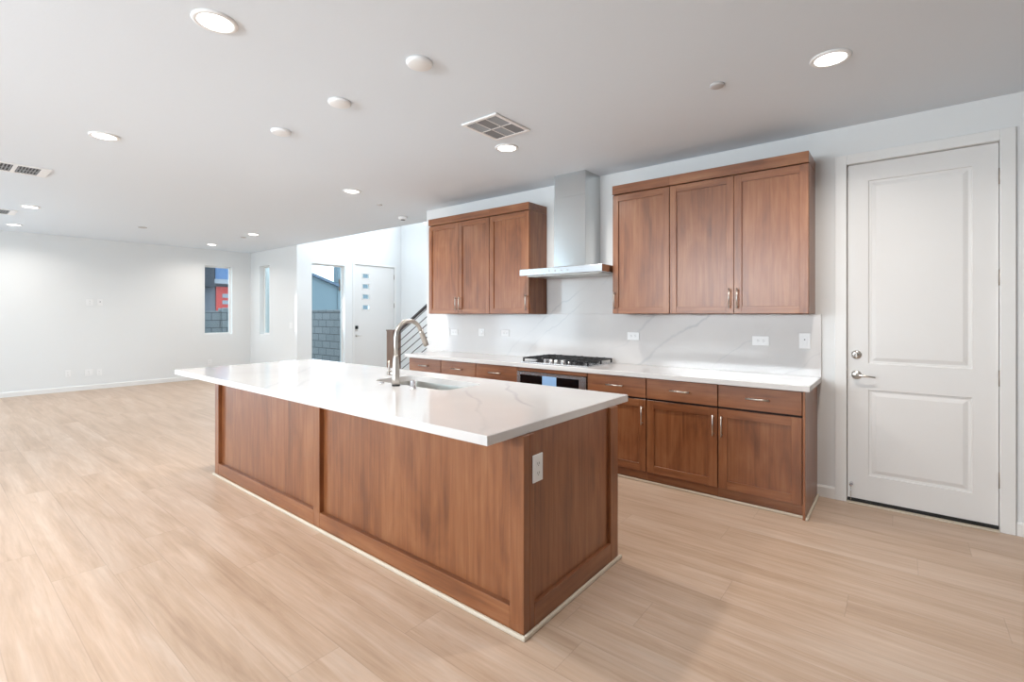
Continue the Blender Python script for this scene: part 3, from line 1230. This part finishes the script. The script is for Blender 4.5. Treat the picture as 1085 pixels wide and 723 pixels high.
mb = MB()
mb.lathe((-2.455, 2.026, CT), [(.021, 0), (.021, .004), (.018, .005), (.018, .052), (.015, .056), (0, .056)], seg=24)
tag(mb.build('air_gap_cap', CHROME), 'short chrome air gap cap beside the faucet', 'air gap')
mb = MB()
mb.lathe((-2.82, 2.05, CT), [(.021, 0), (.021, .004), (.012, .006), (.011, .011), (0, .012)], seg=24)
tag(mb.build('air_switch_button', CHROME), 'small chrome disposal button left of the faucet', 'button')

# ------------------------------------------------------------------ outlets and switches


def plate(name, c, axis, s, w, h, label, cat, kind='duplex', group=None):
    """wall plate centred at c on a wall normal to axis, facing s; w x h"""
    t = thing(name, c, label, cat, group)

    def bx(mb, du0, du1, dz0, dz1, d0, d1, bev, mi=0):
        if axis == 0:
            xs = sorted((c[0] + s * d0, c[0] + s * d1))
            mb.box(xs[0], xs[1], c[1] + du0, c[1] + du1, c[2] + dz0, c[2] + dz1, bev, mi)
        else:
            ys = sorted((c[1] + s * d0, c[1] + s * d1))
            mb.box(c[0] + du0, c[0] + du1, ys[0], ys[1], c[2] + dz0, c[2] + dz1, bev, mi)
    mb = MB()
    bx(mb, -w / 2, w / 2, -h / 2, h / 2, 0, .006, .0018)
    mb.build('cover_plate', PLAST, t)
    if kind in ('duplex', 'duplex_h'):
        for k in (-1, 1):
            cu, cz = (0, k * .021) if kind == 'duplex' else (k * .021, 0)
            mb = MB()
            bx(mb, cu - .015, cu + .015, cz - .015, cz + .015, .006, .008, .001)
            if kind == 'duplex':
                bx(mb, cu - .007, cu - .005, cz - .005, cz + .005, .008, .0085, 0, 1)
                bx(mb, cu + .005, cu + .007, cz - .005, cz + .005, .008, .0085, 0, 1)
                bx(mb, cu - .002, cu + .002, cz - .011, cz - .008, .008, .0085, 0, 1)
            else:
                bx(mb, cu - .005, cu + .005, cz - .007, cz - .005, .008, .0085, 0, 1)
                bx(mb, cu - .005, cu + .005, cz + .005, cz + .007, .008, .0085, 0, 1)
                bx(mb, cu + .008, cu + .011, cz - .002, cz + .002, .008, .0085, 0, 1)
            mb.build('socket', [PLAST, SLOT], t)
    elif kind == 'rocker':
        mb = MB()
        bx(mb, -.017, .017, -.034, .034, .006, .009, .001)
        bx(mb, -.004, .004, .006, .014, .009, .0095, 0, 1)
        mb.build('rocker', [PLAST, SLOT], t)
    elif kind == 'two_gang':
        for k in (-1, 1):
            mb = MB()
            bx(mb, k * .026 - .016, k * .026 + .016, -.034, .034, .006, .009, .001)
            mb.build('rocker', [PLAST, SLOT], t)
    elif kind == 'port':
        mb = MB()
        bx(mb, -.012, .012, -.008, .022, .006, .008, .001)
        bx(mb, -.007, .007, .002, .015, .008, .009, 0, 1)
        mb.build('port', [PLAST, SLOT], t)
    return t


WYK = KY - .022
plate('wall_outlet', (-.895, WYK, 1.180), 1, -1, .125, .078, 'horizontal white outlet on backsplash under the rightmost wall cabinet', 'outlet', 'duplex_h', 'outlets along the backsplash')
plate('wall_outlet', (-2.010, WYK, 1.187), 1, -1, .120, .076, 'horizontal white outlet on backsplash just right of the cooktop', 'outlet', 'duplex_h', 'outlets along the backsplash')
plate('wall_outlet', (-3.61, WYK, 1.176), 1, -1, .120, .076, 'horizontal white outlet on backsplash just left of the cooktop', 'outlet', 'duplex_h', 'outlets along the backsplash')
plate('wall_outlet', (-4.46, WYK, 1.167), 1, -1, .120, .076, 'horizontal white outlet on backsplash near its far left end', 'outlet', 'duplex_h', 'outlets along the backsplash')
plate('light_switch', (-.583, WYK, 1.190), 1, -1, .076, .120, 'white rocker switch at the right end of the backsplash', 'light switch', 'rocker')
plate('light_switch', (-4.615, WYK, 1.160), 1, -1, .122, .120, 'two-gang white switch at the left end of the backsplash', 'light switch', 'two_gang')
t = thing('round_outlet_cover', (-3.99, WYK, 1.175), 'round white cover on a square plate between two backsplash outlets', 'cover plate')
mb = MB()
mb.box(-4.035, -3.945, WYK - .006, WYK, 1.13, 1.22, .002)
mb.build('cover_plate', PLAST, t)
mb = MB()
mb.lathe((-3.99, WYK - .006, 1.175), [(.028, 0), (.028, -.006), (.022, -.010), (0, -.010)], axis=1, seg=24)
mb.build('disc', PLAST, t)
plate('wall_outlet', (IX1, 1.742 - .0, .716), 0, 1, .073, .122, 'white outlet on the end of the island below the countertop', 'outlet', 'duplex')
plate('wall_outlet', (LX, 1.745, .326), 0, 1, .076, .12, 'leftmost of the three low outlets on the living room wall', 'outlet', 'duplex', 'low outlets on the living room wall')
plate('wall_outlet', (LX, 2.031, .318), 0, 1, .12, .12, 'middle one of the three low outlets on the living room wall', 'outlet', 'duplex', 'low outlets on the living room wall')
plate('wall_outlet', (LX, 2.179, .308), 0, 1, .076, .12, 'rightmost of the three low outlets on the living room wall', 'outlet', 'duplex', 'low outlets on the living room wall')
plate('wall_outlet', (LX, 2.044, 1.615), 0, 1, .10, .12, 'high white outlet on the living room wall, left of a pair', 'outlet', 'duplex')
plate('media_plate', (LX, 2.193, 1.618), 0, 1, .076, .12, 'media cable plate with dark opening high on the living room wall', 'wall plate', 'port')
plate('wall_outlet', (LX, 4.031, .352), 0, 1, .076, .12, 'low white outlet under the window in the living room wall', 'outlet', 'duplex')
plate('light_switch', (-9.765, BY, 1.164), 1, -1, .15, .122, 'white switch plate on the short wall left of the tall glass panel', 'light switch', 'two_gang')

# ------------------------------------------------------------------ ceiling fittings


def recessed_light(x, y, label, power=None):
    t = thing('recessed_light', (x, y, HC), label, 'ceiling light', 'recessed ceiling lights')
    mb = MB()
    mb.lathe((x, y, HC), [(.098, 0), (.098, -.004), (.092, -.009), (.078, -.010), (.074, -.006), (.074, -.001)], seg=36)
    mb.build('trim_ring', PLAST, t)
    mb = MB()
    mb.lathe((x, y, HC), [(.074, -.0015), (.074, -.0055), (.05, -.0062), (0, -.0065)], seg=32)
    mb.build('lens', LENS, t)
    l = bpy.data.lights.new('downlight', 'AREA')
    l.shape = 'DISK'
    l.size = .14
    l.energy = 19 if x > -6 else 11
    l.color = (1, .94, .87)
    l.spread = R(150)
    lo = bpy.data.objects.new('downlight', l)
    COL.objects.link(lo)
    lo.parent = t
    lo.location = (0, 0, -.012)
    return t


recessed_light(-2.553, .905, 'large glowing recessed light at the upper left above the island')
recessed_light(-.300, 3.146, 'glowing recessed light above the floor in front of the white door')
recessed_light(-4.872, .940, 'glowing recessed light above the near left living area')
recessed_light(-2.581, 3.132, 'glowing recessed light beside the square vent near the hood')
recessed_light(-4.864, 3.132, 'glowing recessed light above the aisle left of the wall cabinets')
recessed_light(-8.834, 3.735, 'glowing recessed light in front of the slim window')
recessed_light(-10.80, 3.77, 'glowing recessed light nearest the window in the living room wall')
recessed_light(-8.834, .954, 'glowing recessed light between the two long vents at left')
recessed_light(-10.80, .985, 'glowing recessed light nearest the left part of the living room wall')


def disc(name, x, y, r, h, label, cat, group=None, mats=PLAST):
    mb = MB()
    mb.lathe((x, y, HC), [(r, 0), (r, -h * .45), (r * .93, -h * .8), (r * .8, -h), (0, -h)], seg=36)
    return tag(mb.build(name, mats), label, cat, group)


disc('ceiling_cover_plate', -2.083, 1.765, .073, .022, 'round white cover plate nearest the viewer over the island', 'cover plate', 'round covers in a row above the island')
disc('ceiling_cover_plate', -2.883, 1.765, .073, .022, 'middle round white cover plate in the row over the island', 'cover plate', 'round covers in a row above the island')
disc('ceiling_cover_plate', -3.692, 1.766, .073, .022, 'farthest round white cover plate in the row over the island', 'cover plate', 'round covers in a row above the island')
SPR = plain('sprinkler_cover', lin(190, 188, 188), .5)
disc('sprinkler_cover', -.874, 3.081, .042, .014, 'small grey sprinkler cover between the vent and the right light', 'sprinkler', mats=SPR)
disc('sprinkler_cover', -5.20, 3.744, .035, .010, 'small sprinkler cover between aisle light and smoke detector', 'sprinkler', mats=SPR)
disc('sprinkler_cover', -9.537, 2.321, .06, .012, 'faint sprinkler cover above the middle of the living room', 'sprinkler', mats=SPR)
disc('sprinkler_cover', -9.335, 3.777, .045, .012, 'faint sprinkler cover just left of the light before the slim window', 'sprinkler', mats=SPR)
t = thing('smoke_detector', (-5.592, 4.431, HC), 'small white smoke detector near the left end of the kitchen wall', 'smoke detector')
mb = MB()
mb.lathe((-5.592, 4.431, HC), [(.065, 0), (.065, -.02), (.055, -.035), (.03, -.042), (0, -.042)], seg=28)
mb.build('housing', PLAST, t)
mb = MB()
mb.lathe((-5.592, 4.431, HC), [(.032, -.038), (.032, -.046), (0, -.047)], seg=20)
mb.build('sensor_cap', GRILD, t)

# square supply vent with six cells
vx0, vx1, vy0, vy1 = -2.525, -2.187, 2.535, 2.937
t = thing('ceiling_vent', ((vx0 + vx1) / 2, (vy0 + vy1) / 2, HC), 'square white ceiling vent with six louvred cells above the hood side', 'vent')
mb = MB()
fr = .028
mb.box(vx0, vx1, vy0, vy0 + fr, HC - .012, HC, .003)
mb.box(vx0, vx1, vy1 - fr, vy1, HC - .012, HC, .003)
mb.box(vx0, vx0 + fr, vy0 + fr, vy1 - fr, HC - .012, HC, .003)
mb.box(vx1 - fr, vx1, vy0 + fr, vy1 - fr, HC - .012, HC, .003)
xm = [vx0 + fr + (vx1 - vx0 - 2 * fr) * k / 3 for k in range(4)]
ymid = (vy0 + vy1) / 2
for k in (1, 2):
    mb.box(xm[k] - .005, xm[k] + .005, vy0 + fr, vy1 - fr, HC - .011, HC, .001)
mb.box(vx0 + fr, vx1 - fr, ymid - .006, ymid + .006, HC - .011, HC, .001)
mb.build('frame', PLAST, t)
for k in range(3):
    for j in range(2):
        mb = MB()
        a, b = xm[k] + .005, xm[k + 1] - .005
        c, d = (vy0 + fr, ymid - .006) if j == 0 else (ymid + .006, vy1 - fr)
        nl = 8
        tilt = [1, -1, 1][k] * (1 if j == 0 else -1)
        if (k + j) % 2 == 0:
            for i in range(nl):
                y = c + (d - c) * (i + .5) / nl
                mb.prism([(y - .007 * tilt, HC - .001), (y - .005 * tilt, HC - .001), (y + .007 * tilt, HC - .010), (y + .005 * tilt, HC - .010)], 0, a, b)
        else:
            for i in range(6):
                x = a + (b - a) * (i + .5) / 6
                mb.prism([(x - .007 * tilt, HC - .001), (x - .005 * tilt, HC - .001), (x + .007 * tilt, HC - .010), (x + .005 * tilt, HC - .010)], 1, c, d)
        mb.box(a, b, c, d, HC - .0008, HC - .0002, 0, 1)
        mb.build('louvre_panel', [GRIL, GRILD], t)


def long_vent(x0, x1, y0, y1, label):
    t = thing('ceiling_vent', ((x0 + x1) / 2, (y0 + y1) / 2, HC), label, 'vent')
    mb = MB()
    f = .035
    mb.box(x0, x1, y0, y0 + f, HC - .01, HC, .002)
    mb.box(x0, x1, y1 - f * 2, y1, HC - .01, HC, .002)
    mb.box(x0, x0 + f, y0 + f, y1 - 2 * f, HC - .01, HC, .002)
    mb.box(x1 - f, x1, y0 + f, y1 - 2 * f, HC - .01, HC, .002)
    yy = (y1 + y0) / 2
    mb.box(x0 + f, x1 - f, yy - .015, yy + .015, HC - .01, HC, .001)
    mb.build('frame', PLAST, t)
    for (c, d) in ((y0 + f, yy - .015), (yy + .015, y1 - 2 * f)):
        mb = MB()
        mb.box(x0 + f, x1 - f, c, d, HC - .002, HC - .001, 0, 1)
        k = int((d - c) / .022)
        for i in range(k):
            y = c + (d - c) * (i + .5) / k
            mb.box(x0 + f, x1 - f, y - .004, y + .004, HC - .009, HC - .002, 0, 0)
        mb.box((x0 + x1) / 2 - .008, (x0 + x1) / 2 + .008, c, d, HC - .010, HC - .002, 0, 0)
        mb.build('louvre_panel', [GRIL, SLOT], t)


long_vent(-6.80, -6.41, .36, .845, 'long white ceiling vent at the left edge, nearer one')
long_vent(-9.75, -9.30, .35, .89, 'long white ceiling vent at the left edge, farther one')

# ------------------------------------------------------------------ staircase and balustrade behind the kitchen wall
st = thing('staircase', (-6.2, 5.6, 0), 'white staircase rising behind the kitchen wall', 'staircase')
slope = .60
x_s = -6.45
mb = MB()
nst = 13
for i in range(nst):
    x = x_s + i * .29
    mb.box(x, x + .29, 5.03, 6.1, 0, .174 * (i + 1), 0)
mb.build('steps', TRIM, st)
mb = MB()
mb.prism([(x_s - .02, 0), (x_s - .02, .24), (x_s + 3.77, .24 + 3.79 * slope), (x_s + 3.77, 0)], 1, 4.985, 5.03)
mb.build('stringer', TRIM, st)
bal = thing('stair_balustrade', (-6.6, 5.0, 0), 'dark metal stair railing with wooden newel post behind the faucet', 'railing')
nx0, nx1, ny0, ny1 = -6.637, -6.475, 4.92, 5.09
mb = MB()
mb.box(nx0, nx1, ny0, ny1, 0, 1.118, .004)
mb.box(nx0 - .008, nx1 + .008, ny0 - .008, ny1 + .008, 1.118, 1.14, .004)
mb.build('newel_post', NEWEL, bal)
Lr = 2.6
for k in range(8):
    z0 = 1.035 - .122 * k
    mb = MB()
    x_st = -6.47
    dx = 0.0
    if z0 < .30:
        dx = (.30 - z0) / slope * .0
    mb.tube([(x_st, 5.0, z0), (x_st + Lr, 5.0, z0 + Lr * slope)], .0068, 8)
    if z0 > .26:
        mb.build('rail_bar', RAILM, bal)
    else:
        mb.bm.free()
mb = MB()
a, b = Vector((-6.47, 5.0, 1.085)), Vector((-6.47 + Lr, 5.0, 1.085 + Lr * slope))
mb.prism([(a.x, a.z - .015), (a.x, a.z + .015), (b.x, b.z + .015), (b.x, b.z - .015)], 1, 4.975, 5.025)
mb.build('handrail', RAILM, bal)

# ------------------------------------------------------------------ outside the windows
mb = MB()
mb.box(-45, LX - .2, -12, 30, -.3, -.15)
mb.box(LX - .2, DX - .2, BY + .16, 30, -.3, -.15)
tag(mb.build('ground', plain('pale_concrete', lin(170, 165, 158), .9)), 'pale concrete ground outside', 'ground', kind='structure')
mb = MB()
mb.box(-14.2, DX - .19, 7.5, 7.7, -.15, 1.49)
mb.box(-14.2, DX - .19, 7.48, 7.72, 1.47, 1.52, .005)
tag(mb.build('block_wall', BLOCK), 'grey block garden wall seen through the tall glass panel', 'garden wall')
mb = MB()
mb.box(-14.7, -14.5, 2.0, 5.30, -.15, 1.49)
mb.box(-14.75, -14.45, 5.30, 5.75, -.15, 1.56, .01)
tag(mb.build('block_wall', BLOCK), 'grey block wall with a pillar below the red door view', 'garden wall')
HG = plain('grey_stucco', lin(104, 108, 118), .9)
HB = plain('blue_grey_stucco', lin(104, 122, 132), .9)
ROOF = plain('slate_roof', lin(80, 98, 118), .9)
RED = plain('red_door_paint', lin(190, 62, 58), .5)
DK = plain('dark_fascia', lin(46, 50, 60), .7)
PALE = plain('pale_band', lin(150, 155, 165), .8)
SKYB = plain('blue_siding', lin(92, 120, 160), .8)
h = thing('neighbouring_house', (-20.5, 6.5, 0), 'grey house with a red door seen through the left window', 'house')
mb = MB()
mb.box(-24, -19.5, 1, 7.6, -.15, 2.5)
mb.build('wall', HG, h)
mb = MB()
mb.box(-24, -19.2, 1, 7.6, 2.5, 2.66)
mb.build('eave', PALE, h)
mb = MB()
mb.box(-24, -19.3, 6.85, 7.6, 2.66, 3.6)
mb.build('upper_wall', SKYB, h)
mb = MB()
mb.box(-24, -19.0, 1, 6.72, 2.36, 3.6)
mb.build('dark_overhang', DK, h)
mb = MB()
mb.box(-19.5, -19.44, 6.93, 7.47, -.1, 2.40)
dd = mb.build('door', RED, h)
for z in (2.07, 1.83, 1.56, 1.3):
    mb = MB()
    mb.box(-19.44, -19.42, 7.13, 7.37, z - .07, z + .07)
    mb.build('lite', PALE, dd)
mb = MB()
mb.box(-24, -19.3, 7.62, 9.3, -.15, 5)
mb.build('side_wing', plain('pale_stucco', lin(200, 206, 205), .9), h)
GY = 10.3
h = thing('neighbouring_house', (-20, 10.8, 0), 'blue grey house with sloping roof seen through the tall glass panel', 'house')
mb = MB()
mb.prism([(8.8, -.1), (8.8, 2.98), (GY, 2.47), (GY, -.1)], 0, -18.9, -17.0)
mb.build('wall', HB, h)
mb = MB()
mb.prism([(8.7, 2.99), (8.7, 3.09), (GY, 2.55), (GY, 2.45)], 0, -18.9, -16.85)
mb.build('roof', ROOF, h)
mb = MB()
mb.box(-17.25, -16.95, GY, GY + 2.5, -.1, 5)
mb.build('tall_wing', HB, h)
mb = MB()
mb.box(-16.94, -16.84, GY + .03, GY + .22, 2.3, 2.75, .01)
mb.build('wall_lamp', plain('brown_lamp', lin(110, 80, 60), .6), h)
